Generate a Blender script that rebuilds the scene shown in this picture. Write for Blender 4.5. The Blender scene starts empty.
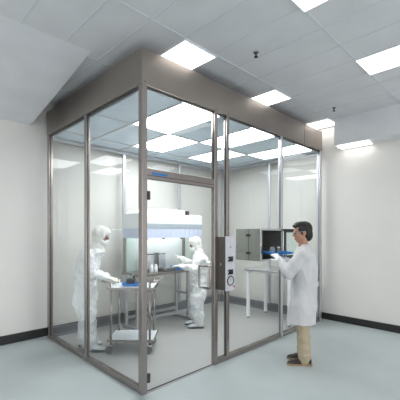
import bpy, bmesh, math, random
from mathutils import Vector, Matrix, noise
random.seed(4)
S = bpy.context.scene
COL = S.collection

# ------------------------------------------------------------------ camera, world, light, exposure
CAM = Vector((-1.8023, -2.6039, 1.55))
YAW = math.radians(45.345)                       # heading of the view, from +X towards +Y
DEP = Vector((math.cos(YAW), math.sin(YAW), 0))  # away from the camera
RGT = Vector((math.sin(YAW), -math.cos(YAW), 0)) # to the camera's right
cd = bpy.data.cameras.new('camera'); cam = bpy.data.objects.new('camera', cd); COL.objects.link(cam)
cam.location = CAM; cam.rotation_euler = (math.pi/2, 0, YAW - math.pi/2)
cd.sensor_width = 36; cd.sensor_fit = 'HORIZONTAL'; cd.lens = 36*330/400; cd.shift_y = 32/400
cd.clip_start = .02; cd.clip_end = 100
S.camera = cam
W = bpy.data.worlds.new('world'); S.world = W; W.use_nodes = True
bg = W.node_tree.nodes['Background']; bg.inputs[0].default_value = (.93, .97, 1, 1); bg.inputs[1].default_value = 1.0
# the open side of the room: added fill light, brighter towards the right, dimmer to the left, no windows
_n = W.node_tree; _tc = _n.nodes.new('ShaderNodeTexCoord'); _dot = _n.nodes.new('ShaderNodeVectorMath'); _dot.operation = 'DOT_PRODUCT'
_dot.inputs[1].default_value = (.62, -.78, 0)
_mr = _n.nodes.new('ShaderNodeMapRange'); _mr.inputs['From Min'].default_value = -.9; _mr.inputs['From Max'].default_value = 1
_mr.inputs['To Min'].default_value = .6; _mr.inputs['To Max'].default_value = 2.75
_n.links.new(_tc.outputs['Generated'], _dot.inputs[0]); _n.links.new(_dot.outputs['Value'], _mr.inputs[0]); _n.links.new(_mr.outputs[0], bg.inputs[1])
ROOM_EMIT = 3.4      # strength of the room's ceiling fittings
CLEAN_EMIT = 13.0     # strength of the enclosure's own light panels
S.view_settings.view_transform = 'Standard'; S.view_settings.look = 'None'
S.view_settings.exposure = 0.0; S.view_settings.gamma = 1; S.view_settings.use_curve_mapping = False
S.cycles.transparent_max_bounces = 32; S.cycles.max_bounces = 10; S.cycles.glossy_bounces = 6
S.cycles.diffuse_bounces = 5; S.cycles.caustics_reflective = False; S.cycles.use_denoising = True

def at(x, y, D):
    """the point seen at image position (x, y) at distance D along the view"""
    p = CAM + DEP*D + RGT*((x-200)/330*D)
    return Vector((p.x, p.y, 1.55 - (y-232)/330*D))

# ------------------------------------------------------------------ materials
def srgb(r, g, b):
    f = lambda c: (c/255/12.92) if c/255 <= .04045 else ((c/255+.055)/1.055)**2.4
    return (f(r), f(g), f(b), 1)
def mat(name, col, rough=.5, metal=0, var=0, scale=8, bump=0, bscale=60, emit=0, spec=.5, stretch=None, coat=0, bdist=.01):
    m = bpy.data.materials.new(name); m.use_nodes = True
    nt = m.node_tree; P = nt.nodes['Principled BSDF']
    P.inputs['Base Color'].default_value = col; P.inputs['Roughness'].default_value = rough
    P.inputs['Metallic'].default_value = metal; P.inputs['Specular IOR Level'].default_value = spec
    P.inputs['Coat Weight'].default_value = coat
    if emit:
        P.inputs['Emission Color'].default_value = col; P.inputs['Emission Strength'].default_value = emit
    tc = nt.nodes.new('ShaderNodeTexCoord'); src = tc.outputs['Object']
    if stretch:
        mp = nt.nodes.new('ShaderNodeMapping'); mp.inputs['Scale'].default_value = stretch
        nt.links.new(src, mp.inputs[0]); src = mp.outputs[0]
    if var:
        n = nt.nodes.new('ShaderNodeTexNoise'); n.inputs['Scale'].default_value = scale; n.inputs['Detail'].default_value = 5
        nt.links.new(src, n.inputs['Vector'])
        r = nt.nodes.new('ShaderNodeValToRGB')
        r.color_ramp.elements[0].position = .3; r.color_ramp.elements[1].position = .7
        r.color_ramp.elements[0].color = tuple(c*(1-var) for c in col[:3])+(1,)
        r.color_ramp.elements[1].color = tuple(min(1, c*(1+var)) for c in col[:3])+(1,)
        nt.links.new(n.outputs['Fac'], r.inputs[0]); nt.links.new(r.outputs[0], P.inputs['Base Color'])
    if bump:
        n = nt.nodes.new('ShaderNodeTexNoise'); n.inputs['Scale'].default_value = bscale; n.inputs['Detail'].default_value = 4
        nt.links.new(src, n.inputs['Vector'])
        b = nt.nodes.new('ShaderNodeBump'); b.inputs['Strength'].default_value = bump; b.inputs['Distance'].default_value = bdist
        nt.links.new(n.outputs['Fac'], b.inputs['Height']); nt.links.new(b.outputs[0], P.inputs['Normal'])
    return m
def glass_mat(name, tint, ior=1.45, haze=0):
    m = bpy.data.materials.new(name); m.use_nodes = True; nt = m.node_tree
    nt.nodes.remove(nt.nodes['Principled BSDF']); out = nt.nodes['Material Output']
    t = nt.nodes.new('ShaderNodeBsdfTransparent'); t.inputs[0].default_value = tint
    g = nt.nodes.new('ShaderNodeBsdfGlossy'); g.inputs['Roughness'].default_value = 0.0
    f = nt.nodes.new('ShaderNodeFresnel'); f.inputs[0].default_value = ior
    mx = nt.nodes.new('ShaderNodeMixShader')
    ge = nt.nodes.new('ShaderNodeNewGeometry'); inv = nt.nodes.new('ShaderNodeMath'); inv.operation = 'SUBTRACT'; inv.inputs[0].default_value = 1
    mu = nt.nodes.new('ShaderNodeMath'); mu.operation = 'MULTIPLY'      # the outer skin of a pane reflects, its inner skin does not
    nt.links.new(ge.outputs['Backfacing'], inv.inputs[1]); nt.links.new(f.outputs[0], mu.inputs[0]); nt.links.new(inv.outputs[0], mu.inputs[1])
    nt.links.new(mu.outputs[0], mx.inputs[0]); nt.links.new(t.outputs[0], mx.inputs[1]); nt.links.new(g.outputs[0], mx.inputs[2])
    last = mx
    if haze:
        d = nt.nodes.new('ShaderNodeBsdfDiffuse'); d.inputs[0].default_value = (.85, .9, .88, 1)
        m2 = nt.nodes.new('ShaderNodeMixShader'); m2.inputs[0].default_value = haze
        nt.links.new(mx.outputs[0], m2.inputs[1]); nt.links.new(d.outputs[0], m2.inputs[2]); last = m2
    nt.links.new(last.outputs[0], out.inputs[0])
    return m
M = {
 'wall': mat('wall_paint', srgb(231, 227, 222), .7, var=.02, scale=1.5, bump=.05, bscale=180),
 'floor': mat('floor_epoxy', srgb(192, 200, 200), .38, var=.07, scale=1.3, bump=.02, bscale=40),
 'vinyl': mat('grey_vinyl', srgb(172, 172, 170), .42, var=.03, scale=2.2),
 'ceil': mat('ceiling_tile', srgb(226, 226, 228), .85, var=.04, scale=3, bump=.12, bscale=150),
 'tbar': mat('ceiling_bar', srgb(216, 218, 221), .6, var=.05),
 'base': mat('black_skirting', srgb(38, 37, 37), .45, var=.1),
 'steel': mat('brushed_steel', srgb(160, 152, 148), .27, .95, var=.07, scale=5, stretch=(1, 1, 14), bump=.02, bscale=60),
 'header': mat('header_steel', srgb(158, 149, 142), .36, .86, var=.05, scale=2.2, bump=.015, bscale=9),
 'alu': mat('pale_aluminium', srgb(205, 206, 210), .3, .9, var=.05, scale=8, stretch=(1, 1, 10)),
 'steel_bright': mat('bright_steel', srgb(214, 216, 218), .25, .9, var=.04),
 'chrome': mat('polished_steel', srgb(216, 216, 218), .12, 1, var=.03),
 'kick': mat('grey_kick_rail', srgb(132, 132, 136), .4, .5, var=.06),
 'gasket': mat('dark_gasket', srgb(58, 55, 55), .6, var=.1),
 'glass': glass_mat('clear_glass', (.99, .996, .993, 1), 1.55),
 'acrylic': glass_mat('green_acrylic', (.90, .965, .94, 1), 1.45, .12),
 'clear': glass_mat('lab_glass', (.88, .96, .94, 1), 1.5, .22),
 'cpanel': mat('filter_panel', srgb(212, 228, 240), .3, .0, var=.07, scale=3),
 'lamp_room': mat('lit_diffuser', (1, .985, .96, 1), .5, emit=ROOM_EMIT),
 'lamp_clean': mat('lit_clean_diffuser', (.96, .985, 1, 1), .5, emit=CLEAN_EMIT),
 'lamp_dim': mat('dim_clean_diffuser', (.90, .96, 1, 1), .5, emit=5),
 'lamp_hood': mat('hood_lamp', (.95, 1, .95, 1), .5, emit=6),
 'white': mat('white_enamel', srgb(236, 238, 240), .35, var=.02),
 'hoodband': mat('grey_band', srgb(166, 176, 184), .4, var=.05),
 'hoodlav': mat('lavender_valance', srgb(206, 214, 234), .35, var=.03),
 'black': mat('black_plastic', srgb(26, 25, 26), .4, var=.1),
 'blue': mat('blue_plastic', srgb(12, 122, 200), .35, var=.06),
 'stickerblue': mat('blue_sticker', srgb(38, 120, 190), .5, var=.1, scale=60),
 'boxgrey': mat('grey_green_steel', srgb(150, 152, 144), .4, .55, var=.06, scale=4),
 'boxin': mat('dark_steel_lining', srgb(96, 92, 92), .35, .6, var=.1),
 'shelf': mat('white_laminate', srgb(232, 236, 240), .4, var=.02),
 'ctrl': mat('pale_grey_face', srgb(208, 206, 212), .4, .0, var=.03),
 'ctrlside': mat('dark_steel_housing', srgb(112, 106, 102), .35, .8, var=.06),
 'red': mat('red_button', srgb(190, 70, 50), .4, var=.05),
 'rubber': mat('grey_rubber', srgb(96, 98, 100), .6, var=.1),
 'suit': mat('white_coverall_cloth', srgb(246, 247, 247), .75, var=.02, bump=.9, bscale=13, stretch=(1, 1, .8), bdist=.03),
 'boot': mat('boot_cloth', srgb(226, 229, 231), .7, var=.03, bump=.9, bscale=16, bdist=.03),
 'hood': mat('hood_cloth', srgb(240, 240, 234), .75, var=.02, bump=.6, bscale=20, bdist=.02),
 'mask': mat('white_mask_cloth', srgb(246, 246, 246), .8, var=.02, bump=.1, bscale=80),
 'glove': mat('cream_latex', srgb(236, 236, 222), .5, var=.03, bump=.08, bscale=90),
 'coat': mat('white_cotton', srgb(211, 209, 210), .8, var=.02, bump=.7, bscale=13, stretch=(1, 1, .4), bdist=.03),
 'khaki': mat('khaki_cotton', srgb(188, 172, 146), .85, var=.05, bump=.7, bscale=18, bdist=.02),
 'skin': mat('skin', srgb(186, 136, 112), .5, var=.06, scale=20),
 'skin_l': mat('pale_skin', srgb(150, 112, 98), .5, var=.06, scale=20),
 'hair': mat('black_hair', srgb(24, 20, 19), .45, var=.3, scale=60, bump=.5, bscale=120, stretch=(1, 1, .25)),
 'shoe': mat('dark_brown_leather', srgb(58, 48, 46), .5, var=.1, scale=30),
 'sole': mat('tan_sole', srgb(168, 146, 118), .7, var=.08),
 'eye': mat('eye', srgb(30, 24, 22), .2, var=.1),
}

# ------------------------------------------------------------------ mesh helpers
class MB:
    def __init__(s): s.bm = bmesh.new()
    def box(s, lo, hi, rot=None, org=None, bev=0):
        lo, hi = Vector(lo), Vector(hi)
        c = (lo+hi)/2; d = hi-lo
        r = bmesh.ops.create_cube(s.bm, size=1, matrix=Matrix.Translation(c) @ Matrix.Diagonal((d.x, d.y, d.z, 1)))
        if bev:
            es = list({e for v in r['verts'] for e in v.link_edges})
            bmesh.ops.bevel(s.bm, geom=es, offset=bev, segments=2, affect='EDGES', profile=.5)
        return s
    def tube(s, pts, r, n=10, closed=False):
        pts = [Vector(p) for p in pts]; rs = r if isinstance(r, (list, tuple)) else [r]*len(pts)
        rings = []; ref = None
        for i, p in enumerate(pts):
            a = pts[i-1] if i else (pts[-1] if closed else p); b = pts[i+1] if i < len(pts)-1 else (pts[0] if closed else p)
            t = (b-a).normalized()
            if ref is None: ref = t.orthogonal().normalized()
            ref = (ref - t*ref.dot(t)).normalized(); o = t.cross(ref)
            rings.append([s.bm.verts.new(p + (ref*math.cos(2*math.pi*k/n) + o*math.sin(2*math.pi*k/n))*rs[i]) for k in range(n)])
        prs = list(zip(rings, rings[1:])) + ([(rings[-1], rings[0])] if closed else [])
        for A, B in prs:
            for k in range(n): s.bm.faces.new((A[k], A[(k+1) % n], B[(k+1) % n], B[k]))
        if not closed:
            s.bm.faces.new(rings[0][::-1]); s.bm.faces.new(rings[-1])
        return s
    def cyl(s, a, b, r, n=16): return s.tube([a, b], r, n)
    def loft(s, rings):
        vs = [[s.bm.verts.new(p) for p in R] for R in rings]; n = len(vs[0])
        for A, B in zip(vs, vs[1:]):
            for k in range(n): s.bm.faces.new((A[k], A[(k+1) % n], B[(k+1) % n], B[k]))
        s.bm.faces.new(vs[0][::-1]); s.bm.faces.new(vs[-1])
        return s
    def ell(s, c, rad, ax=None, n=18):
        m = Matrix.Translation(Vector(c))
        if ax is not None: m = m @ ax.to_4x4()
        m = m @ Matrix.Diagonal((rad[0], rad[1], rad[2], 1))
        bmesh.ops.create_uvsphere(s.bm, u_segments=n, v_segments=n//2+2, radius=1, matrix=m)
        return s
    def lathe(s, c, prof, n=20):
        c = Vector(c)
        return s.loft([[c + Vector((r*math.cos(2*math.pi*k/n), r*math.sin(2*math.pi*k/n), z)) for k in range(n)] for r, z in prof])
    def ring_torus(s, c, R, r, nrm, n=24):
        nrm = Vector(nrm).normalized(); a = nrm.orthogonal().normalized(); b = nrm.cross(a); c = Vector(c)
        return s.tube([c + (a*math.cos(2*math.pi*k/n) + b*math.sin(2*math.pi*k/n))*R for k in range(n)], r, 8, True)
    def build(s, name, m, parent=None, org=None, smooth=False, mw=None):
        """link as ONE mesh; vertices are given in world space, stored relative to the parent (or org)"""
        bmesh.ops.recalc_face_normals(s.bm, faces=s.bm.faces)
        me = bpy.data.meshes.new(name); s.bm.to_mesh(me); s.bm.free()
        return link_mesh(name, me, m, parent, org, smooth)
def world_of(o):
    m = Matrix.LocRotScale(o.location, o.rotation_euler, None)
    return world_of(o.parent) @ m if o.parent else m
def link_mesh(name, me, m, parent=None, org=None, smooth=False):
    o = bpy.data.objects.new(name, me); COL.objects.link(o)
    if m: me.materials.append(m)
    if parent is not None:
        o.parent = parent; me.transform(world_of(parent).inverted())
    elif org is not None:
        o.location = org; me.transform(Matrix.Translation(-Vector(org)))
    if smooth:
        for p in me.polygons: p.use_smooth = True
    return o
def thing(name, label, cat, loc, group=None, rz=0):
    o = bpy.data.objects.new(name, None); COL.objects.link(o); o.location = loc; o.rotation_euler = (0, 0, rz)
    o.empty_display_size = .1
    return tag(o, label, cat, group)
def tag(o, label, cat, group=None):
    o['label'] = label; o['category'] = cat
    if group: o['group'] = group
    return o
def struct(name, mb, m):
    o = mb.build(name, m); o['kind'] = 'structure'; return o
def frame_box(mb, c, xa, ya, hx, hy, z0, z1):
    """upright box whose plan is turned: centre c, half sizes hx, hy along the unit axes xa, ya"""
    c = Vector((c[0], c[1], 0)); ring = [c+xa*hx+ya*hy, c-xa*hx+ya*hy, c-xa*hx-ya*hy, c+xa*hx-ya*hy]
    return mb.loft([[p+Vector((0, 0, z)) for p in ring] for z in (z0, z1)])

# ------------------------------------------------------------------ the room
LU, LV = 3.76, 2.40          # footprint of the enclosure, its near corner at the origin
WU, WV = 3.92, 2.52          # planes of the two far walls
CZ = 3.42                    # room ceiling
struct('floor', MB().box((-7, -7, -.1), (WU+.15, WV+.15, 0)), M['floor'])
struct('wall_left', MB().box((-7, WV, 0), (WU+.15, WV+.15, CZ+.1)), M['wall'])
struct('wall_right', MB().box((WU, -7, 0), (WU+.15, WV, CZ+.1)), M['wall'])
struct('ceiling', MB().box((-7, -7, CZ), (WU, WV, CZ+.1)), M['ceil'])
struct('baseboard_left', MB().box((-7, WV-.018, 0), (WU-.018, WV, .125), bev=.004), M['base'])
struct('baseboard_right', MB().box((WU-.018, -7, 0), (WU, WV, .115), bev=.004), M['base'])
g = MB()
for k in range(-16, 10):
    u = .33 + .397*k
    if -6.9 < u < WU: g.box((u-.007, -7, CZ-.004), (u+.007, WV, CZ+.002))
for k in range(-6, 3):
    v = -.24 + 1.0*k
    g.box((-7, v-.007, CZ-.0045), (WU, v+.007, CZ+.0015))
struct('trim_1', g, M['tbar'])
# dropped bulkheads along the two far walls
def prism(prof, axis, a, b):
    mk = (lambda p, t: Vector((p[0], t, p[1]))) if axis == 'y' else (lambda p, t: Vector((t, p[0], p[1])))
    return MB().loft([[mk(p, t) for p in prof] for t in (a, b)])
struct('trim_2', prism([(3.64, CZ), (3.645, 2.985), (WU, 2.975), (WU, CZ)], 'y', -7, -.27), M['ceil'])
struct('trim_3', prism([(.62, CZ), (2.35, 3.11), (WV, 3.10), (WV, CZ)], 'x', -7, -.2), M['ceil'])

# ceiling fittings of the room
def ceil_light(u0, u1, v0, v1, z, label, group='recessed lights in the room ceiling'):
    t = thing('ceiling_light', label, 'light', ((u0+u1)/2, (v0+v1)/2, z), group)
    f = MB()
    for a, b in (((u0, v0), (u1, v0+.012)), ((u0, v1-.012), (u1, v1)), ((u0, v0+.012), (u0+.012, v1-.012)), ((u1-.012, v0+.012), (u1, v1-.012))):
        f.box((a[0], a[1], z-.012), (b[0], b[1], z-.0005))
    f.build('frame', M['white'], t)
    MB().box((u0+.012, v0+.012, z-.009), (u1-.012, v1-.012, z-.0005)).build('diffuser', M['lamp_room'], t)
ceil_light(.33, .79, -.24, .74, CZ-.005, 'bright recessed ceiling light above the front corner post, largest in view')
ceil_light(1.905, 2.325, -.24, .74, CZ-.005, 'recessed ceiling light peeking over the middle of the steel header')
ceil_light(3.485, 3.9, -.24, .74, CZ-.005, 'small recessed ceiling light above the far right end of the header')
ceil_light(1.905, 2.375, -2.22, -1.235, CZ-.005, 'recessed ceiling light at the upper right edge of the picture')
ceil_light(.33, .79, -2.22, -1.235, CZ-.005, 'extra ceiling light added overhead at the very top of the picture')  # extra fitting, added to keep the top of the frame bright
ceil_light(3.665, 3.90, -.80, -.29, 2.974, 'light panel under the dropped ceiling along the right wall')
for (x, y, lb) in ((256, 55, 'small dark ceiling sprinkler nearest the top of the picture'), (334, 109.5, 'small dark ceiling sprinkler above the right wall')):
    d = 330*(CZ-.03-1.55)/(232-y); p = at(x, y, d)
    t = thing('fire_sprinkler', lb, 'sprinkler', (p.x, p.y, CZ), 'ceiling sprinklers')
    MB().lathe((p.x, p.y, CZ-.012), [(.02, .0115), (.03, .008), (.022, .0)]).build('escutcheon', M['steel'], t)
    MB().lathe((p.x, p.y, CZ-.06), [(.010, .048), (.008, .02), (.02, .012), (.02, .006), (.006, 0)]).build('nozzle', M['black'], t)

# ------------------------------------------------------------------ the glass cleanroom
o = MB().box((.0, .0, .0005), (LU, LV, .006)).build('floor_cleanroom', M['vinyl']); o['kind'] = 'structure'
ROOM = thing('cleanroom_enclosure', 'walk-in glass cleanroom with stainless steel posts and deep steel header', 'cleanroom', (0, 0, 0))
ZC, ZH = 2.96, 3.30
def post(u, v, w, m='steel', z0=0.0):
    o = MB().box((u-w/2, v-w/2, z0), (u+w/2, v+w/2, ZC+.02), bev=.005).build('post', M[m], ROOM)
    return o
cw = .062
post(cw/2, cw/2, cw); post(cw/2, LV-cw/2, cw); post(LU-cw/2, cw/2, cw, 'alu'); post(LU-cw/2, LV-cw/2, cw, 'alu')
post(.025, 1.183, .05)
post(1.035, .026, .055); post(1.249, .025, .05); post(2.471, .025, .05, 'alu')
post(1.268, LV-.025, .05, 'alu'); post(2.535, LV-.025, .05, 'alu'); post(LU-.025, 1.06, .05, 'alu')
# base rails
def rail(lo, hi, m='steel'): MB().box(lo, hi, bev=.004).build('base_rail', M[m], ROOM)
rail((.006, cw, 0.001), (.056, LV-cw, .062)); rail((1.0625, .004, 0.001), (LU-cw, .056, .062))
rail((cw, LV-.056, 0.001), (LU-cw, LV-.006, .15), 'kick'); rail((LU-.056, cw, .001), (LU-.006, LV-cw, .15), 'kick')
# header fascia
for lo, hi in (((-.006, -.006, ZC), (LU+.006, .012, ZH)), ((-.006, .012, ZC), (.012, LV, ZH)),
               ((LU-.012, .012, ZC), (LU+.006, LV, ZH)), ((.012, LV-.012, ZC), (LU-.012, LV+.006, ZH))):
    MB().box(lo, hi, bev=.003).build('header_panel', M['header'], ROOM)
for lo, hi in (((.01, .012, ZC-.012), (LU-.01, .055, ZC)), ((.012, .055, ZC-.012), (.055, LV-.01, ZC)),
               ((LU-.055, .055, ZC-.07), (LU-.012, LV-.01, ZC)), ((.055, LV-.055, ZC-.07), (LU-.055, LV-.012, ZC))):
    MB().box(lo, hi).build('top_rail', M['gasket'] if hi[2]-lo[2] < .02 else M['alu'], ROOM)
MB().box((0, 0, ZH-.012), (LU, LV, ZH-.002)).build('roof_sheet', M['header'], ROOM)
# fascia joint and screws on the front
for u in (.03, 1.03, 1.25, 1.88, 2.47, 3.40):
    MB().ell((u, -.007, ZC+.02), (.006, .004, .006), n=8).build('screw', M['gasket'], ROOM)
MB().box((3.13, -.0075, ZC), (3.137, -.005, ZH)).build('fascia_seam', M['gasket'], ROOM)
# own ceiling: filter panels and light panels in a checkerboard, on a pale bar grid
us = [.06, .545, 1.16, 1.765, 2.35, 2.95, 3.51, 3.70]; vs = [.06, 1.02, 1.94, 2.34]
lit = {(1, 0): 'lamp_clean', (3, 0): 'lamp_clean', (2, 1): 'lamp_clean', (5, 0): 'lamp_dim', (4, 1): 'lamp_dim', (0, 1): None}
bars = MB()
for u in us[1:-1]: bars.box((u-.012, .055, ZC-.03), (u+.012, LV-.055, ZC-.002))
for v in vs[1:-1]: bars.box((.055, v-.012, ZC-.0305), (LU-.055, v+.012, ZC-.0025))
bars.build('ceiling_grid', M['alu'], ROOM)
for i in range(len(us)-1):
    for j in range(len(vs)-1):
        k = lit.get((i, j))
        MB().box((us[i]+.012, vs[j]+.012, ZC-.02), (us[i+1]-.012, vs[j+1]-.012, ZC-.004)).build(
            'light_panel' if k else 'filter_panel', M[k] if k else M['cpanel'], ROOM)
# glass, each pane between its posts, with a thin dark gasket on the front ones
def pane_v(v, u0, u1, z0, z1, name='glass_pane', par=ROOM):      # lies along u
    return MB().box((u0, v-.004, z0), (u1, v+.004, z1)).build(name, M['glass'], par)
def pane_u(u, v0, v1, z0, z1):
    return MB().box((u-.004, v0, z0), (u+.004, v1, z1)).build('glass_pane', M['glass'], ROOM)
zb, zt = .062, ZC-.012
pane_u(.03, cw, 1.158, zb, zt); pane_u(.03, 1.208, LV-cw, zb, zt)
pane_v(.03, 1.274, 2.446, zb, 1.160); pane_v(.03, 1.274, 2.446, 1.598, zt); pane_v(.03, 2.496, LU-cw, zb, zt)
pane_v(.03, 1.274, 1.786, 1.165, 1.593); pane_v(.03, 2.314, 2.446, 1.165, 1.593)
pane_v(.03, 1.0625, 1.224, zb, zt); pane_v(.03, cw, 1.0075, 2.165, zt)
pane_v(LV-.03, cw, 1.243, .15, ZC-.07); pane_v(LV-.03, 1.293, 2.51, .15, ZC-.07); pane_v(LV-.03, 2.56, LU-cw, .15, ZC-.07)
pane_u(LU-.03, cw, 1.035, .15, ZC-.07); pane_u(LU-.03, 1.085, LV-cw, .15, ZC-.07)
def gasket(lo, hi): MB().box(lo, hi).build('gasket', M['gasket'], ROOM)
for u in (1.0625, 1.2165, 1.274, 2.4385, 2.496, LU-cw-.0075): gasket((u, .018, zb), (u+.0075, .0258, zt))
for v in (cw, 1.1505, 1.208, LV-cw-.0075): gasket((.018, v, zb), (.0258, v+.0075, zt))
gasket((cw, .014, 2.0605), (1.0075, .0258, 2.0615)); gasket((cw, .001, 2.095), (1.0075, .0038, 2.10))
for u in (cw, 1.0): gasket((u, .018, 2.165), (u+.0075, .0258, zt))
# door head, door and its fittings
MB().box((cw, .004, 2.062), (1.0075, .056, 2.165), bev=.006).build('door_head', M['steel'], ROOM)
MB().box((.12, .001, 2.108), (.31, .0036, 2.130)).build('door_sticker', M['stickerblue'], ROOM)
door = pane_v(.03, cw+.004, 1.004, .012, 2.060, 'door')
door['label'] = 'frameless glass door leaf'
def pull(vv):
    u, z0, z1 = .88, .915, 1.16; k = -1 if vv < .03 else 1
    pts = [(u, .03+.0045*k, z0), (u, vv-.015*k, z0), (u, vv-.004*k, z0+.004), (u, vv, z0+.015), (u, vv, z1-.015), (u, vv-.004*k, z1-.004), (u, vv-.015*k, z1), (u, .03+.0045*k, z1)]
    MB().tube(pts, .0125, 12).build('door_handle', M['steel'], door, smooth=True)
pull(-.055); pull(.125)
for z in (.10, 1.86):
    MB().box((cw+.001, -.006, z), (cw+.032, .024, z+.085), bev=.003).build('door_hinge', M['gasket'], door)
MB().box((.07, .024, .0065), (1.0, .036, .0115)).build('door_sweep', M['gasket'], door)

# ------------------------------------------------------------------ control box on the narrow pane by the door
cb0, cb1 = (1.062, -.125), (1.222, .0245)
CT = thing('control_box', 'wall-mounted steel control box with dial and switches beside the glass door', 'control box', (1.14, 0, .87))
MB().box((cb0[0], cb0[1]+.006, .875), (cb1[0], cb1[1], 1.495), bev=.004).build('housing', M['ctrlside'], CT)
fp = MB().box((cb0[0]-.002, cb0[1], .870), (cb1[0]+.002, cb0[1]+.0055, 1.50), bev=.002).build('face_plate', M['ctrl'], CT)
yf = cb0[1]
def cy(name, u, z, r, m, dep=.006): 
    return MB().cyl((u, yf-.0003, z), (u, yf-dep, z), r, 20).build(name, M[m], CT, smooth=False)
cy('indicator_lamp', 1.142, 1.375, .008, 'rubber')
for z in (1.235, 1.085):
    r = MB().box((1.100, yf-.004, z-.028), (1.188, yf-.0002, z-.010)).box((1.100, yf-.004, z+.012), (1.188, yf-.0002, z+.03)).build('switch_plate', M['black'], CT)
    MB().box((1.112, yf-.016, z-.009), (1.136, yf-.0002, z+.011), bev=.003).build('toggle_switch', M['black'], CT)
    MB().box((1.152, yf-.016, z-.009), (1.178, yf-.0002, z+.011), bev=.003).build('toggle_switch', M['black'], CT)
MB().cyl((1.140, yf-.0003, .985), (1.140, yf-.006, .985), .048, 28).build('dial_face', M['ctrl'], CT)
MB().ring_torus((1.140, yf-.006, .985), .052, .0065, (0, 1, 0)).build('dial_ring', M['black'], CT, smooth=True)
MB().box((1.138, yf-.009, .985), (1.142, yf-.0062, 1.022)).build('dial_needle', M['black'], CT)
MB().cyl((1.203, yf-.0003, .912), (1.203, yf-.012, .912), .011, 16).build('push_button', M['red'], CT)
MB().box((cb0[0]-.0045, -.06, 1.16), (cb0[0]-.0003, -.045, 1.19)).build('side_latch', M['steel_bright'], CT)

# ------------------------------------------------------------------ pass-through box in the front wall
PB = thing('pass_through_box', 'grey-green steel pass-through hatch set in the front glass, door wide open', 'pass box', (2.05, .1, 1.16))
a0, a1, b0, b1, c0, c1 = 1.79, 2.31, -.10, .32, 1.165, 1.593
MB().box((a0, b0+.012, c0), (a0+.014, b1, c1), bev=.002).build('side_panel', M['boxgrey'], PB)
MB().box((a1-.014, b0+.012, c0), (a1, b1, c1), bev=.002).build('side_panel', M['boxgrey'], PB)
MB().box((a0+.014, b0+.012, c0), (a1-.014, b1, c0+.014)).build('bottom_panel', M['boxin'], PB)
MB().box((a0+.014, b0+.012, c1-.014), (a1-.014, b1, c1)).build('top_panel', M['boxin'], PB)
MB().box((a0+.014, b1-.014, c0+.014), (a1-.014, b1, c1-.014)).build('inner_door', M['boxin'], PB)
f = MB()
for lo, hi in (((a0-.004, b0, c0-.004), (a0+.026, b0+.012, c1+.004)), ((a1-.026, b0, c0-.004), (a1+.004, b0+.012, c1+.004)),
               ((a0+.026, b0, c0-.004), (a1-.026, b0+.012, c0+.02)), ((a0+.026, b0, c1-.022), (a1-.026, b0+.012, c1+.004))): f.box(lo, hi)
f.build('front_frame', M['steel_bright'], PB)
MB().box((a0-.003, .098, c0+.004), (a0-.0003, .104, c1-.004)).build('side_seam', M['gasket'], PB)
for z in (c0+.085, c1-.105):
    MB().box((a0-.014, .075, z), (a0-.0003, .130, z+.034), bev=.004).build('hinge', M['black'], PB)
    MB().box((a0-.010, .060, z+.008), (a0-.0003, .145, z+.026), bev=.003).build('hinge_leaf', M['black'], PB)
MB().cyl((a0-.02, b1-.02, c0+.21), (a0-.0003, b1-.02, c0+.21), .012, 12).build('latch', M['steel_bright'], PB)
# its outer door, swung right round against the glass
d0, d1 = a1+.012, a1+.012+.50; dv0, dv1 = -.125, -.1
f = MB()
for lo, hi in (((d0, dv0, c0), (d0+.055, dv1, c1)), ((d1-.055, dv0, c0), (d1, dv1, c1)), ((d0+.055, dv0, c0), (d1-.055, dv1, c0+.05)), ((d0+.055, dv0, c1-.05), (d1-.055, dv1, c1))): f.box(lo, hi)
od = f.build('outer_door', M['black'], PB)
MB().box((d0+.055, dv0+.008, c0+.05), (d1-.055, dv0+.014, c1-.05)).build('door_pane', M['acrylic'], od)
MB().cyl((d0-.006, dv0+.012, c0+.03), (d0-.006, dv0+.012, c1-.03), .006, 10).build('door_hinge', M['steel_bright'], od)

# ------------------------------------------------------------------ trays
def tray(name, label, cat, c, L, Wd, h, ang, m):
    c = Vector(c); R = Matrix.Rotation(ang, 3, 'Z')
    def rr(sx, sy, r, z):
        out = []
        for (qx, qy, a0) in ((1, 1, 0), (-1, 1, 90), (-1, -1, 180), (1, -1, 270)):
            for k in range(5):
                a = math.radians(a0+k*22.5)
                out.append(c + R @ Vector((qx*(sx-r)+r*math.cos(a), qy*(sy-r)+r*math.sin(a), z)))
        return out
    x, y = L/2, Wd/2
    o = MB().loft([rr(x-.02, y-.02, .03, 0), rr(x-.008, y-.008, .035, h), rr(x, y, .04, h), rr(x, y, .04, h+.005),
                   rr(x-.012, y-.012, .033, h+.005), rr(x-.025, y-.025, .027, .005)]).build(name, m, None, c)
    return tag(o, label, cat)
def lab_jar(name, label, p, r, h, m, lid=None, group=None):
    t = thing(name, label, 'jar', p, group)
    MB().lathe(p, [(r*.92, .0004), (r, .004), (r, h*.8), (r*.7, h*.93), (r*.7, h)]).build('vessel', m, t, smooth=True)
    if lid: MB().lathe((p[0], p[1], p[2]+h+.0003), [(r*.78, 0), (r*.78, h*.18), (r*.7, h*.2)]).build('lid', lid, t)
    return t
TC = Vector((1.945, -.255, 1.268)); TA = math.radians(-24)
tray('instrument_tray', 'blue plastic tray held by the man at the open hatch', 'tray', TC, .36, .25, .02, TA, M['blue'])
tr = lambda dx, dy: TC + Matrix.Rotation(TA, 3, 'Z') @ Vector((dx, dy, .0055))
lab_jar('glass_beaker', 'clear glass beaker on the tray held by the man', tr(-.06, .03), .036, .085, M['clear'])
lab_jar('sample_jar', 'dark amber jar on the tray at the open hatch', tr(.035, .05), .026, .062, M['black'], M['shoe'])
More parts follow.
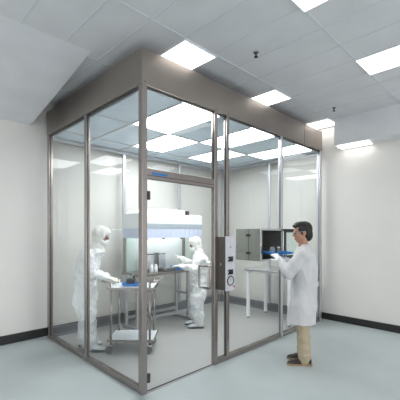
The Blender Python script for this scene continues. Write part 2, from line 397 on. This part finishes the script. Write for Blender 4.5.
lab_jar('specimen_bottle', 'small green capped bottle on the tray at the open hatch', tr(-.005, -.025), .026, .07, M['acrylic'], M['white'])

# ------------------------------------------------------------------ work table along the right wall
WT = thing('work_table', 'white-legged stainless topped table under the pass-through hatch', 'table', (3.3, .55, 0.006))
tz = .90
MB().box((2.95, .12, tz-.04), (3.62, 1.08, tz), bev=.004).build('table_top', M['steel_bright'], WT)
MB().box((3.03, .17, tz-.065), (3.52, 1.03, tz-.0405)).build('apron', M['white'], WT)
for u in (3.0, 3.548):
    for v in (.19, 1.02):
        lg = MB().box((u-.024, v-.024, .03), (u+.024, v+.024, tz-.0405), bev=.004).build('leg', M['white'], WT)
        MB().lathe((u, v, .0065), [(.022, 0), (.022, .012), (.01, .014), (.01, .0232)]).build('levelling_foot', M['rubber'], lg)

# ------------------------------------------------------------------ laminar-flow bench at the back
BE = thing('laminar_flow_bench', 'white hooded laminar-flow bench on steel legs against the back glass', 'workbench', (1.7, 1.95, .006))
u0, u1, v0, v1 = 1.06, 2.37, 1.57, 2.08
hb = prism([(v0, 1.605), (v0, 1.825), (v0+.03, 1.84), (v1, 1.84), (v1, 1.605)], 'x', u0, u1).build('hood', M['white'], BE)
nn = 10
prof = [(u0+.03, 1.8405), (u0+.10, 1.895), (u0+.30, 1.925), (u0+.55, 1.93), (u0+.92, 1.925), (u0+.95, 1.8405)]
MB().loft([[Vector((p[0], v, p[1])) for p in prof] for v in (v0+.05, v1-.05)]).build('blower_cover', M['white'], BE)
MB().box((u0+.97, v0+.02, 1.8405), (u0+1.02, v0+.07, 1.91), bev=.004).build('exhaust_port', M['black'], BE)
MB().box((u0-.004, v0-.005, 1.606), (u1+.004, v0-.0003, 1.682)).build('grille_band', M['hoodband'], BE)
va = MB()
for k in range(26):
    ua = u0+(u1-u0)*k/26; va.box((ua, v0-.001+.003*(k % 2), 1.455), (ua+(u1-u0)/26+.0008, v0+.02, 1.6045))
va.build('valance', M['hoodlav'], BE)
MB().box((u0, v0+.0205, 1.455), (u0+.02, v1, 1.6045)).build('valance_end', M['hoodlav'], BE)
MB().box((u1-.02, v0+.0205, 1.455), (u1, v1, 1.6045)).build('valance_end', M['hoodlav'], BE)
MB().box((u0+.05, v0+.15, 1.585), (u1-.05, v0+.32, 1.6045)).build('hood_lamp', M['lamp_hood'], BE)
for u in (u0+.12, u0+.45, u0+.83, u1-.06):
    MB().box((u-.022, v0+.002, 1.436), (u+.022, v0+.018, 1.4545), bev=.003).build('curtain_clip', M['black'], BE)
MB().box((u0+.01, v1-.02, .905), (u1-.01, v1-.004, 1.4545)).build('back_panel', M['white'], BE)
MB().box((u0+.004, v0+.10, .905), (u0+.012, v1-.021, 1.4545)).build('side_screen', M['acrylic'], BE)
MB().box((u1-.012, v0+.10, .905), (u1-.004, v1-.021, 1.4545)).build('side_screen', M['acrylic'], BE)
for u in (u0+.02, u1-.02):
    MB().box((u-.02, v1-.058, .905), (u+.02, v1-.0205, 1.4545)).build('hood_post', M['steel'], BE)
MB().box((u0-.02, v0, .865), (u1+.02, v1, .9045), bev=.006).build('worktop', M['steel'], BE)
for u in (u0+.035, 2.15):
    for v in (1.70, 2.02):
        MB().box((u-.022, v-.022, .0605), (u+.022, v+.022, .8645)).build('leg', M['alu'], BE)
    MB().box((u-.024, 1.62, .022), (u+.024, 2.10, .0600), bev=.004).build('foot_bar', M['alu'], BE)
    for v in (1.65, 2.07): MB().cyl((u, v, .0065), (u, v, .0215), .018, 12).build('levelling_foot', M['rubber'], BE)
    MB().box((u-.018, 1.7225, .45), (u+.018, 1.9975, .49)).build('cross_rail', M['alu'], BE)
MB().box((u0+.0575, 1.69, .15), (2.1275, 1.73, .19)).build('stretcher', M['alu'], BE)
MB().box((u0+.0575, 2.00, .15), (2.1275, 2.04, .19)).build('stretcher', M['alu'], BE)

# things on the bench
def steel_box(u, v, w, d, h, label):
    t = thing('balance_enclosure', label, 'lab instrument', (u, v, .9047), 'boxes on the bench'); z = .905
    MB().box((u-w/2, v-d/2, z), (u+w/2, v+d/2, z+h*.12), bev=.003).build('base', M['steel'], t)
    f = MB()
    for su in (-1, 1):
        for sv in (-1, 1):
            cu, cv = u+su*(w/2-.006), v+sv*(d/2-.006); f.box((cu-.006, cv-.006, z+h*.1205), (cu+.006, cv+.006, z+h*.94)); f.box((cu-.006, v-d/2, z+h*.9), (cu+.006, v+d/2, z+h*.94)); f.box((u-w/2, cv-.006, z+h*.9), (u+w/2, cv+.006, z+h*.94))
    f.build('frame', M['steel_bright'], t)
    MB().box((u-w/2, v-d/2, z+h*.9405), (u+w/2, v+d/2, z+h), bev=.003).build('lid', M['chrome'], t)
    MB().box((u-w/2+.012, v-d/2+.002, z+h*.1205), (u+w/2-.012, v-d/2+.006, z+h*.94)).build('front_window', M['alu'], t)
    MB().box((u-w/2+.012, v+d/2-.012, z+h*.1205), (u+w/2-.012, v+d/2-.006, z+h*.94)).build('back_plate', M['steel'], t)
    MB().box((u-w/2+.002, v-d/2+.013, z+h*.1205), (u-w/2+.008, v+d/2-.013, z+h*.94)).build('side_plate', M['alu'], t)
steel_box(1.43, 1.90, .14, .16, .30, 'narrow steel box on the bench, nearer the front corner post')
steel_box(1.66, 1.90, .15, .18, .30, 'wide steel box on the bench, nearer the working technician')
sc = thing('bench_scale', 'flat grey scale with steel platter on the bench before the boxes', 'scale', (1.66, 1.70, .9047))
MB().box((1.555, 1.62, .9047), (1.80, 1.78, .945), bev=.008).build('body', M['rubber'], sc)
MB().box((1.57, 1.635, .9455), (1.785, 1.765, .962), bev=.004).build('platter', M['chrome'], sc)
for (u, v, lb) in ((1.33, 1.66, 'white squat bottle on the bench edge, left of the pair'), (1.415, 1.66, 'white squat bottle on the bench edge, beside the scale')):
    lab_jar('reagent_bottle', lb, (u, v, .9047), .031, .105, M['white'], M['white'], 'white bottles on the bench')
bx = at(171, 267, 5.38)
BX = thing('parts_bin', 'small blue bin in front of the technician at the bench', 'bin', (1.86, 1.69, .9047))
fb = MB()
q = (1.80, 1.63, 1.97, 1.76); z = .9047
fb.box((q[0], q[1], z), (q[2], q[3], z+.006)); fb.box((q[0], q[1], z+.006), (q[2], q[1]+.006, z+.07)); fb.box((q[0], q[3]-.006, z+.006), (q[2], q[3], z+.08))
fb.box((q[0], q[1]+.006, z+.006), (q[0]+.006, q[3]-.006, z+.08)); fb.box((q[2]-.006, q[1]+.006, z+.006), (q[2], q[3]-.006, z+.08))
fb.build('bin_body', M['blue'], BX); MB().box((q[0]+.04, q[1]-.006, z+.05), (q[2]-.04, q[1]-.0003, z+.066)).build('bin_lip', M['blue'], BX)

# ------------------------------------------------------------------ trolley
CC = CAM + DEP*4.38 + RGT*(-.88); CC.z = .006
CA = thing('utility_cart', 'two-shelf steel trolley with white shelves and grey castors', 'cart', CC)
def C(a, b, z): p = CC + RGT*a + DEP*b; return Vector((p.x, p.y, z))
hx, hy = .29, .22
frame_box(MB(), CC, RGT, DEP, hx, hy, .825, .845).build('top_shelf', M['shelf'], CA)
frame_box(MB(), CC, RGT, DEP, hx, hy, .165, .185).build('bottom_shelf', M['shelf'], CA)
for z0, z1, nm in ((.815, .850, 'top_shelf_rim'), (.158, .190, 'bottom_shelf_rim')):
    r = MB()
    for sx, sy, wx, wy in ((0, -1, hx+.008, .004), (0, 1, hx+.008, .004), (-1, 0, .004, hy), (1, 0, .004, hy)):
        c = C(sx*(hx+.004), sy*(hy+.004), 0); frame_box(r, c, RGT, DEP, wx, wy, z0, z1)
    r.build(nm, M['steel'], CA)
for sx in (-1, 1):
    for sy in (-1, 1):
        a, b = sx*(hx-.045), sy*(hy-.012)
        MB().cyl(C(a, b, .125), C(a, b, .90), .0155, 12).build('leg', M['steel'], CA, smooth=True)
        cs = MB().lathe(C(a, b, .098), [(.016, .027), (.022, .02), (.022, .008), (.012, 0)]).build('caster', M['steel_bright'], CA)
        o1 = C(a-.02, b, .0); fk = MB()
        for e in (-1, 1):
            k = DEP*(.018*e); fk.tube([C(a, b, .1)+k, C(a-.022, b, .055)+k], .006, 8)
        fk.build('caster_fork', M['steel'], cs)
        wc = C(a-.022, b, .0575); MB().cyl(wc-DEP*.013, wc+DEP*.013, .050, 22).build('wheel', M['rubber'], cs)
for sx in (-1, 1):
    a = sx*(hx-.045); e = sx*(hx+.075)
    pts = [C(a, -hy+.012, .90), C(a+sx*.02, -hy+.012, .915), C(e-sx*.02, -hy+.012, .925), C(e, -hy+.03, .925), C(e, hy-.03, .925), C(e-sx*.02, hy-.012, .925), C(a+sx*.02, hy-.012, .915), C(a, hy-.012, .90)]
    MB().tube(pts, .0115, 10).build('handle', M['steel'], CA, smooth=True)
tp = C(-.02, -.03, .851)
tray('equipment_tray', 'blue plastic tray lying on the top shelf of the trolley', 'tray', tp, .25, .21, .026, YAW-math.pi/2, M['blue'])
ip = C(-.025, -.03, .857)
IN = thing('handheld_instrument', 'small black instrument with clear head standing in the blue tray on the trolley', 'instrument', ip)
frame_box(MB(), ip, RGT, DEP, .055, .045, ip.z, ip.z+.075).build('body', M['black'], IN)
MB().lathe((ip.x, ip.y, ip.z+.0753), [(.030, 0), (.030, .05), (.022, .055)]).build('clear_head', M['clear'], IN, smooth=True)
MB().lathe((ip.x, ip.y, ip.z+.1305), [(.026, 0), (.026, .014), (.012, .018)]).build('cap', M['black'], IN)
c2 = ip+RGT*.032; MB().ell((c2.x, c2.y-.0, ip.z+.098), (.022, .022, .024), n=10).build('knob', M['black'], IN, smooth=True)

# ------------------------------------------------------------------ people
UP = Vector((0, 0, 1))
def remesh(mb, voxel, smooth=6, folds=0, fscale=7, seed=0, parent=None, name='body', m=None, stretch=(1, 1, .45)):
    """melt overlapping closed shapes into one continuous surface"""
    bmesh.ops.recalc_face_normals(mb.bm, faces=mb.bm.faces)
    me = bpy.data.meshes.new('tmp'); mb.bm.to_mesh(me); mb.bm.free()
    t = bpy.data.objects.new('tmp', me); COL.objects.link(t)
    r = t.modifiers.new('r', 'REMESH'); r.mode = 'VOXEL'; r.voxel_size = voxel
    if smooth:
        k = t.modifiers.new('s', 'SMOOTH'); k.factor = .5; k.iterations = smooth
    dg = bpy.context.evaluated_depsgraph_get(); dg.update()
    out = bpy.data.meshes.new_from_object(t.evaluated_get(dg))
    bpy.data.objects.remove(t); bpy.data.meshes.remove(me)
    out.name = name
    if folds:
        nr = [v.normal.copy() for v in out.vertices]
        for v, n in zip(out.vertices, nr):
            q = Vector((v.co.x*stretch[0], v.co.y*stretch[1], v.co.z*stretch[2]))*fscale + Vector((seed, seed*2, 0))
            w = Vector((noise.noise(q*.7), noise.noise(q*.7+Vector((9, 0, 0))), noise.noise(q*.7+Vector((0, 9, 0)))))
            a = .8 - 2.2*abs(noise.noise(q + w*.8)) + .5*noise.noise(q*2.1)
            v.co += n*folds*a*.6
    for p in out.polygons: p.use_smooth = True
    return link_mesh(name, out, m, parent)
def limb(mb, pts, rad, n=14, add=0):
    pts = [Vector(p) for p in pts]; rad = [r+add for r in rad]
    for i in range(len(pts)):
        mb.ell(pts[i], (rad[i],)*3, n=12)
    for i in range(len(pts)-1):
        mb.tube([pts[i], pts[i+1]], [rad[i], rad[i+1]], n)
def torso(mb, rings, f, l, n=24, add=0):
    """rings: (centre, half width, half depth)"""
    R = []
    for c, w, d in rings:
        R.append([Vector(c) + l*((w+add)*math.cos(2*math.pi*k/n)) + f*((d+add)*math.sin(2*math.pi*k/n)) for k in range(n)])
    mb.loft(R)
def hand(mb, w, d, palm, side, curl=.5, sc=1.0):
    """w wrist, d along the fingers, palm = direction the palm faces, side = towards the thumb"""
    d = d.normalized(); palm = (palm - d*palm.dot(d)).normalized(); side = (side - d*side.dot(d) - palm*side.dot(palm)).normalized()
    ax = Matrix((d, side, palm)).transposed()
    mb.tube([w-d*.03, w+d*.02], [.027*sc, .026*sc], 12)
    mb.ell(w+d*.05*sc, (.052*sc, .040*sc, .018*sc), ax)
    for k, ln in enumerate((.070, .078, .072, .056)):
        p = w + d*(.085*sc) + side*((.030-.020*k)*sc); dirv = d.copy(); pts = [w + d*.05*sc + side*((.022-.015*k)*sc), p]
        a = 0
        for j, fr in enumerate((.45, .32, .23)):
            a += curl*(.55 if j else .4); dv = d*math.cos(a) + palm*math.sin(a) + side*(.10-.07*k)
            p = p + dv.normalized()*(ln*fr*sc); pts.append(p)
        limb(mb, pts, [.0095*sc, .0095*sc, .009*sc, .0085*sc, .0075*sc], 8)
    b = w + d*.022*sc + side*.026*sc
    t1 = b + (d*.6+side*.75+palm*.25).normalized()*.038*sc; t2 = t1 + (d*.85+side*.3+palm*.4).normalized()*.032*sc; t3 = t2 + (d*.95+palm*.45).normalized()*.024*sc
    limb(mb, [b, t1, t2, t3], [.014*sc, .0115*sc, .0105*sc, .009*sc], 8)
def head(mb, c, f, l, u, s=1.0, ears=True):
    ax = Matrix((f, l, u)).transposed()
    P = lambda x, y, z: c + f*x*s + l*y*s + u*z*s
    E = lambda p, r: mb.ell(p, tuple(k*s for k in r), ax, 20)
    E(P(-.012, 0, .028), (.094, .075, .090))            # cranium
    E(P(.028, 0, -.030), (.062, .058, .082))            # face
    E(P(.048, 0, -.086), (.032, .034, .026))            # chin
    E(P(.010, 0, -.062), (.062, .056, .042))            # jaw
    E(P(.076, 0, .022), (.018, .052, .012))             # brow
    for y in (-1, 1):
        E(P(.062, y*.036, -.022), (.024, .022, .022))   # cheek
        if ears: E(P(-.012, y*.074, -.012), (.019, .010, .032))
    mb.tube([P(.082, 0, .012), P(.104, 0, -.028)], [.009*s, .014*s], 10)
    E(P(.103, 0, -.029), (.013, .016, .010))            # nose
    E(P(.084, 0, -.058), (.013, .024, .007)); E(P(.082, 0, -.069), (.012, .021, .008))   # lips
    return P, ax
def shoe(par, ank, fwd, ground, nm, mu, ms, L=.27, w=.047, h=.085):
    fwd = Vector((fwd.x, fwd.y, 0)).normalized(); sd = UP.cross(fwd)
    base = Vector((ank.x, ank.y, ground))
    def ring(x, ww, z0, z1, n=14):
        c = base + fwd*x
        return [c + sd*(ww*math.cos(2*math.pi*k/n)) + UP*(z0 + (z1-z0)*(.5+.5*math.sin(2*math.pi*k/n))) for k in range(n)]
    up = MB().loft([ring(-.078, w*.45, .018, h*.7), ring(-.070, w*.75, .016, h*1.05), ring(-.02, w*.85, .016, h*1.15), ring(.03, w*.9, .016, h*1.0), ring(.08, w*1.02, .016, h*.74), ring(.13, w*1.0, .016, h*.60), ring(L-.105, w*.78, .016, h*.48), ring(L-.088, w*.35, .018, h*.32)])
    o = remesh(up, .006, 4, 0, name=nm, m=mu, parent=par)
    out = []
    for x, ww in ((-.084, .5), (-.07, .85), (0, .92), (.07, 1.08), (.13, 1.06), (L-.10, .85), (L-.082, .4)):
        out.append((x, ww*w))
    for z0, z1 in ((.0005, .02),):
        pl = [base+fwd*x+sd*y for x, y in out] + [base+fwd*x-sd*y for x, y in out[::-1]]
        MB().loft([[p+UP*z0 for p in pl], [p+UP*z1 for p in pl]]).build('sole', ms, o)
    return o

def technician(label, J, f, l, s, ground, seed):
    """a person in a hooded cleanroom coverall"""
    root = thing('person', label, 'person', (J['pel'].x, J['pel'].y, ground))
    hu = (UP*.94 + f*J['tilt']).normalized(); hf = (f - hu*f.dot(hu)).normalized()
    def frame(mb, add, hd=True):
        torso(mb, [(J['pel']-UP*.12*s, .09*s, .07*s), (J['pel']-UP*.05*s, .155*s, .105*s), (J['pel']+UP*.03*s, .162*s, .11*s), (J['waist'], .142*s, .100*s), (J['chest'], .168*s, .118*s),
                   (J['chest'].lerp(J['neck'], .55), .160*s, .095*s), (J['neck']-UP*.0, .06*s, .06*s)], f, l, add=add)
        for sd in (0, 1):
            limb(mb, [J['sh'][sd], J['el'][sd], J['wr'][sd]], [.056*s, .043*s, .029*s], add=add)
            limb(mb, [J['hip'][sd], J['kn'][sd], J['an'][sd]], [.084*s, .058*s, .040*s], add=add)
        limb(mb, [J['neck'], J['head']-hu*.03], [.052*s, .05*s])
    b = MB(); frame(b, -.018); P, ax = head(b, J['head'], hf, l, hu, s*.97, False)
    body = remesh(b, .008, 3, name='body', m=M['skin_l'], parent=root)
    b = MB(); frame(b, .017)
    for sd in (0, 1):      # loose cloth bunching at knee, boot top and elbow
        kn, an, el = J['kn'][sd], J['an'][sd], J['el'][sd]
        b.ell(kn.lerp(an, .55), (.085*s, .085*s, .12*s)); b.ell(kn+UP*.05*s, (.095*s, .092*s, .16*s)); b.ell(el, (.065*s,)*3)
        b.ell(J['hip'][sd]-UP*.12*s, (.115*s, .11*s, .2*s))
    remesh(b, .0085, 5, .036, 9, seed, root, 'coverall', M['suit'], (1, 1, .9))
    b = MB()               # hood with a shoulder cape, open at the eyes
    E = lambda p, r: b.ell(p, tuple(k*s for k in r), ax, 20)
    E(P(-.024, 0, .030), (.101, .088, .102)); E(P(-.020, 0, -.045), (.082, .081, .095)); E(P(.0, 0, .075), (.088, .070, .058))
    torso(b, [(J['neck']-UP*.055*s - f*.01, .150*s, .105*s), (J['neck']-UP*.02*s, .10*s, .088*s), (J['neck']+UP*.05*s, .077*s, .078*s), (J['head']-hu*.02, .07*s, .07*s)], f, l)
    remesh(b, .007, 4, .012, 13, seed+3, root, 'hood', M['hood'])
    b = MB(); E = lambda p, r: b.ell(p, tuple(k*s for k in r), ax, 20)
    E(P(.046, 0, -.056), (.066, .066, .048)); E(P(.088, 0, -.036), (.028, .036, .026))
    remesh(b, .006, 3, .003, 20, seed, root, 'face_mask', M['mask'])
    for y in (-1, 1):
        MB().ell(P(.082, y*.033, .001), (.012*s, .014*s, .011*s), n=10).build('eye', M['eye'], root, smooth=True)
    for sd in (0, 1):
        b = MB(); d, palm, side = J['hand'][sd]; hand(b, J['wr'][sd]+d.normalized()*.01, d, palm, side, J['curl'], s*.98)
        limb(b, [J['wr'][sd].lerp(J['el'][sd], .30), J['wr'][sd]], [.047*s, .043*s], 12)
        remesh(b, .0038, 2, name='glove', m=M['glove'], parent=root)
        kn, an = J['kn'][sd], J['an'][sd]; b = MB(); up_ = (kn-an).normalized()
        limb(b, [an, an.lerp(kn, .35), an.lerp(kn, .62), kn-up_*.03], [.070*s, .094*s, .088*s, .098*s]); b.ell(an.lerp(kn, .3), (.098*s, .098*s, .08*s))
        remesh(b, .008, 4, .022, 11, seed+6+sd, root, 'boot_leg', M['boot'], (1, 1, 1.1))
        shoe(root, J['an'][sd], J['toe'][sd], ground, 'overshoe', M['boot'], M['rubber'], .275*s+.01, .056*s, .10*s)  # dark grey sole colour stands in for the shadow under the feet
    return root

# technician beside the trolley, facing right in the picture
D = 4.38; s = 1.05; f = RGT; l = DEP
sp = lambda p, k: [p - DEP*k, p + DEP*k]          # near, far
J = dict(pel=at(85.5, 287, D), waist=at(86.5, 273, D), chest=at(89.5, 259, D), neck=at(97, 248, D), head=at(101.5, 236.5, D), tilt=.35,
    sh=sp(at(91, 254.5, D), .165), el=[at(91, 274, D-.17), at(93, 273, D+.2)], wr=[at(104, 278, D-.08), at(106, 277.5, D+.11)],
    hip=sp(at(85.5, 289, D), .085), kn=[at(88, 317, D-.1), at(86, 316, D+.10)], an=[at(90, 347, D-.085), at(85.5, 344, D+.11)],
    toe=[f-DEP*.1, f+DEP*.15], hand=[(RGT+UP*-.12, -UP, DEP)]*2, curl=.55)
technician('person in white hooded coverall and mask, hands on the trolley handle', J, f, l, s, .006, 2)

# technician working at the bench, facing left in the picture
D = 5.38; s = .95; f = -RGT; l = -DEP
J = dict(pel=at(199, 284, D), waist=at(200.5, 273, D), chest=at(201.5, 263, D), neck=at(199, 253.5, D), head=at(195, 244.5, D), tilt=.35,
    sh=sp(at(201, 258.5, D), .155), el=[at(194.5, 269.5, D-.2), at(193, 265, D+.2)], wr=[at(181.5, 266, D-.10), at(182, 259.5, D+.08)],
    hip=sp(at(199, 285, D), .08), kn=[at(197.5, 304, D-.08), at(195.5, 302.5, D+.1)], an=[at(199, 321, D-.06), at(196, 318, D+.12)],
    toe=[f-DEP*.05, f+DEP*.1], hand=[(-RGT+UP*.05, -UP, DEP), (-RGT*.8+UP*.55, -UP-DEP*.2, -DEP)], curl=.5)
technician('person in white hooded coverall reaching over the bench with both gloved hands', J, f, l, s, .006, 7)

# man in a lab coat outside the glass
D = 3.92; a = math.radians(22)
f = (-RGT*math.cos(a) + DEP*math.sin(a)); l = UP.cross(f)
root = thing('person', 'person in white lab coat and khaki trousers holding a blue tray outside the glass', 'person', (at(302, 232, D).x, at(302, 232, D).y, 0))
pel, waist, chest, neck, hc = at(303, 292, D), at(304, 279, D), at(304.5, 263, D), at(303, 247.5, D), at(302, 232.5, D)
shl = [at(304.5, 254.5, D)+l*.175, at(304.5, 254.5, D)-l*.175]
el = [at(288.5, 272.5, D-.10), at(293, 270, D+.26)]; wr = [at(280.5, 260.5, D+.09), at(285, 259.5, D+.30)]
hip = [pel-UP*.02+l*.09, pel-UP*.02-l*.09]
kn = [at(303.5, 325, D-.06), at(303, 322, D+.10)]; an = [at(304.5, 359, 3.85), at(303.5, 352.5, 4.03)]
hu = (UP + f*.10).normalized(); hf = (-RGT*math.cos(a*.3)+DEP*math.sin(a*.3)); hf = (hf-hu*hf.dot(hu)).normalized(); hl = hu.cross(hf)
b = MB()
torso(b, [(pel-UP*.12, .06, .05), (pel-UP*.04, .14, .085), (pel+UP*.05, .135, .085), (waist, .12, .075), (chest, .15, .095), (chest.lerp(neck, .6), .14, .07), (neck-UP*.01, .055, .055)], f, l)
for i in (0, 1):
    limb(b, [shl[i]-UP*.01, el[i], wr[i]], [.042, .032, .026]); limb(b, [hip[i], kn[i], an[i]], [.070, .045, .036])
limb(b, [neck-UP*.05, hc-hu*.05-hf*.012], [.056, .052])
P, ax = head(b, hc, hf, hl, hu, 1.03)
remesh(b, .0065, 3, name='body', m=M['skin'], parent=root)
b = MB(); E = lambda p, r: b.ell(p, r, ax, 20)
E(P(-.030, 0, .040), (.094, .084, .090)); E(P(-.060, 0, -.022), (.058, .073, .088)); E(P(.010, 0, .085), (.086, .068, .045)); E(P(.062, 0, .084), (.036, .052, .028))
for y in (-1, 1): E(P(.012, y*.070, .038), (.040, .014, .040)); E(P(.014, y*.073, .0), (.010, .009, .028))
remesh(b, .005, 2, .006, 34, 3, root, 'hair', M['hair'], (1, 1, 1))
for y in (-1, 1):
    MB().ell(P(.083, y*.033, .000), (.011, .013, .011), n=10).build('eye', M['eye'], root, smooth=True)
# safety glasses
gl = MB()
for y in (-1, 1):
    gl.tube([P(.094, y*.055, .004), P(.05, y*.079, .008), P(-.02, y*.084, .006)], .0028, 8)
gl.tube([P(.100, 0, .014), P(.096, .03, .016), P(.090, .056, .012)], .0026, 8); gl.tube([P(.100, 0, .014), P(.096, -.03, .016), P(.090, -.056, .012)], .0026, 8)
gs = gl.build('safety_glasses', M['hoodband'], root)
b = MB()
for y in (-1, 1): b.ell(P(.093, y*.032, -.002), (.004, .026, .018), ax, 14)
b.build('lenses', M['glass'], gs, smooth=True)
# trousers, lab coat
b = MB()
torso(b, [(pel-UP*.14, .10, .07), (pel-UP*.05, .155, .10), (pel+UP*.06, .145, .095)], f, l)
for i in (0, 1):
    limb(b, [hip[i], kn[i], an[i]+UP*.005], [.088, .075, .068]); b.ell(an[i]+UP*.06, (.076, .076, .05))
remesh(b, .008, 4, .016, 11, 5, root, 'trousers', M['khaki'], (1, 1, .8))
b = MB(); R = lambda x, y, w, d: (at(x, y, D), w, d)
torso(b, [R(301.5, 321.5, .215, .168), R(302, 312, .21, .162), R(303.5, 292, .195, .145), R(304.5, 279, .185, .135), R(304.5, 263, .198, .142), R(304.5, 254, .195, .115), R(303.5, 249.5, .12, .085), R(303, 246.5, .075, .068)], f, l, 28)
for i in (0, 1):
    limb(b, [shl[i], el[i], wr[i].lerp(el[i], .12)], [.078, .070, .050])
    b.ell(el[i], (.078,)*3)
coat = remesh(b, .008, 5, .022, 8, 11, root, 'lab_coat', M['coat'], (1, 1, .35))
b = MB()          # collar
nk = at(303, 246.5, D)
R1 = []
for z, w, d in ((-.03, .092, .086), (.015, .078, .075), (.03, .066, .066), (.012, .060, .060), (-.03, .06, .06)):
    R1.append([nk + UP*z - f*.004 + l*(w*math.cos(2*math.pi*k/24)) + f*(d*math.sin(2*math.pi*k/24)) - UP*(.05*max(0, math.sin(2*math.pi*k/24))) for k in range(24)])
b.loft(R1); b.build('collar', M['coat'], coat, smooth=True)
b = MB()          # half belt across the back
wz = at(304.5, 283, D); pts = [wz + l*(.205*math.cos(t)) + f*(.160*math.sin(t)) for t in [math.radians(150+k*15) for k in range(17)]]
pts = [p for p in pts]
for A_, B_ in zip(pts, pts[1:]):
    n = (A_+B_)/2 - wz; n.normalize()
    b.loft([[p+UP*.022, p-UP*.022, p-UP*.022-n*.012, p+UP*.022-n*.012] for p in (A_, B_)])
b.build('half_belt', M['coat'], coat)
d0 = (TC + Matrix.Rotation(TA, 3, 'Z') @ Vector((-.10, -.125, .0))) - wr[0]
hd = [(at(275.5, 255, D+.16)-wr[0], DEP*.6-UP*.6, UP*.4-RGT), (at(281, 257, D+.36)-wr[1], UP-DEP*.2, DEP)]
for i in (0, 1):
    b = MB(); d, pa, sd = hd[i]; hand(b, wr[i], d, pa, sd, .5, 1.0)
    limb(b, [wr[i].lerp(el[i], .15), wr[i]], [.042, .036], 12)
    remesh(b, .0038, 2, name='glove', m=M['mask'], parent=root)
for i in (0, 1):
    sh_ = shoe(root, an[i]+f*.0, -RGT+DEP*.08, .0, 'shoe', M['shoe'], M['sole'], .285, .048, .088)
    fw = (-RGT+DEP*.08).normalized(); sdv = UP.cross(fw); lc = MB()
    for k in range(3):
        c = Vector((an[i].x, an[i].y, 0)) + fw*(.045+.028*k) + UP*(.088-.010*k)
        lc.tube([c-sdv*.026, c+UP*.004, c+sdv*.026], .0035, 6)
    lc.build('laces', M['gasket'], sh_)
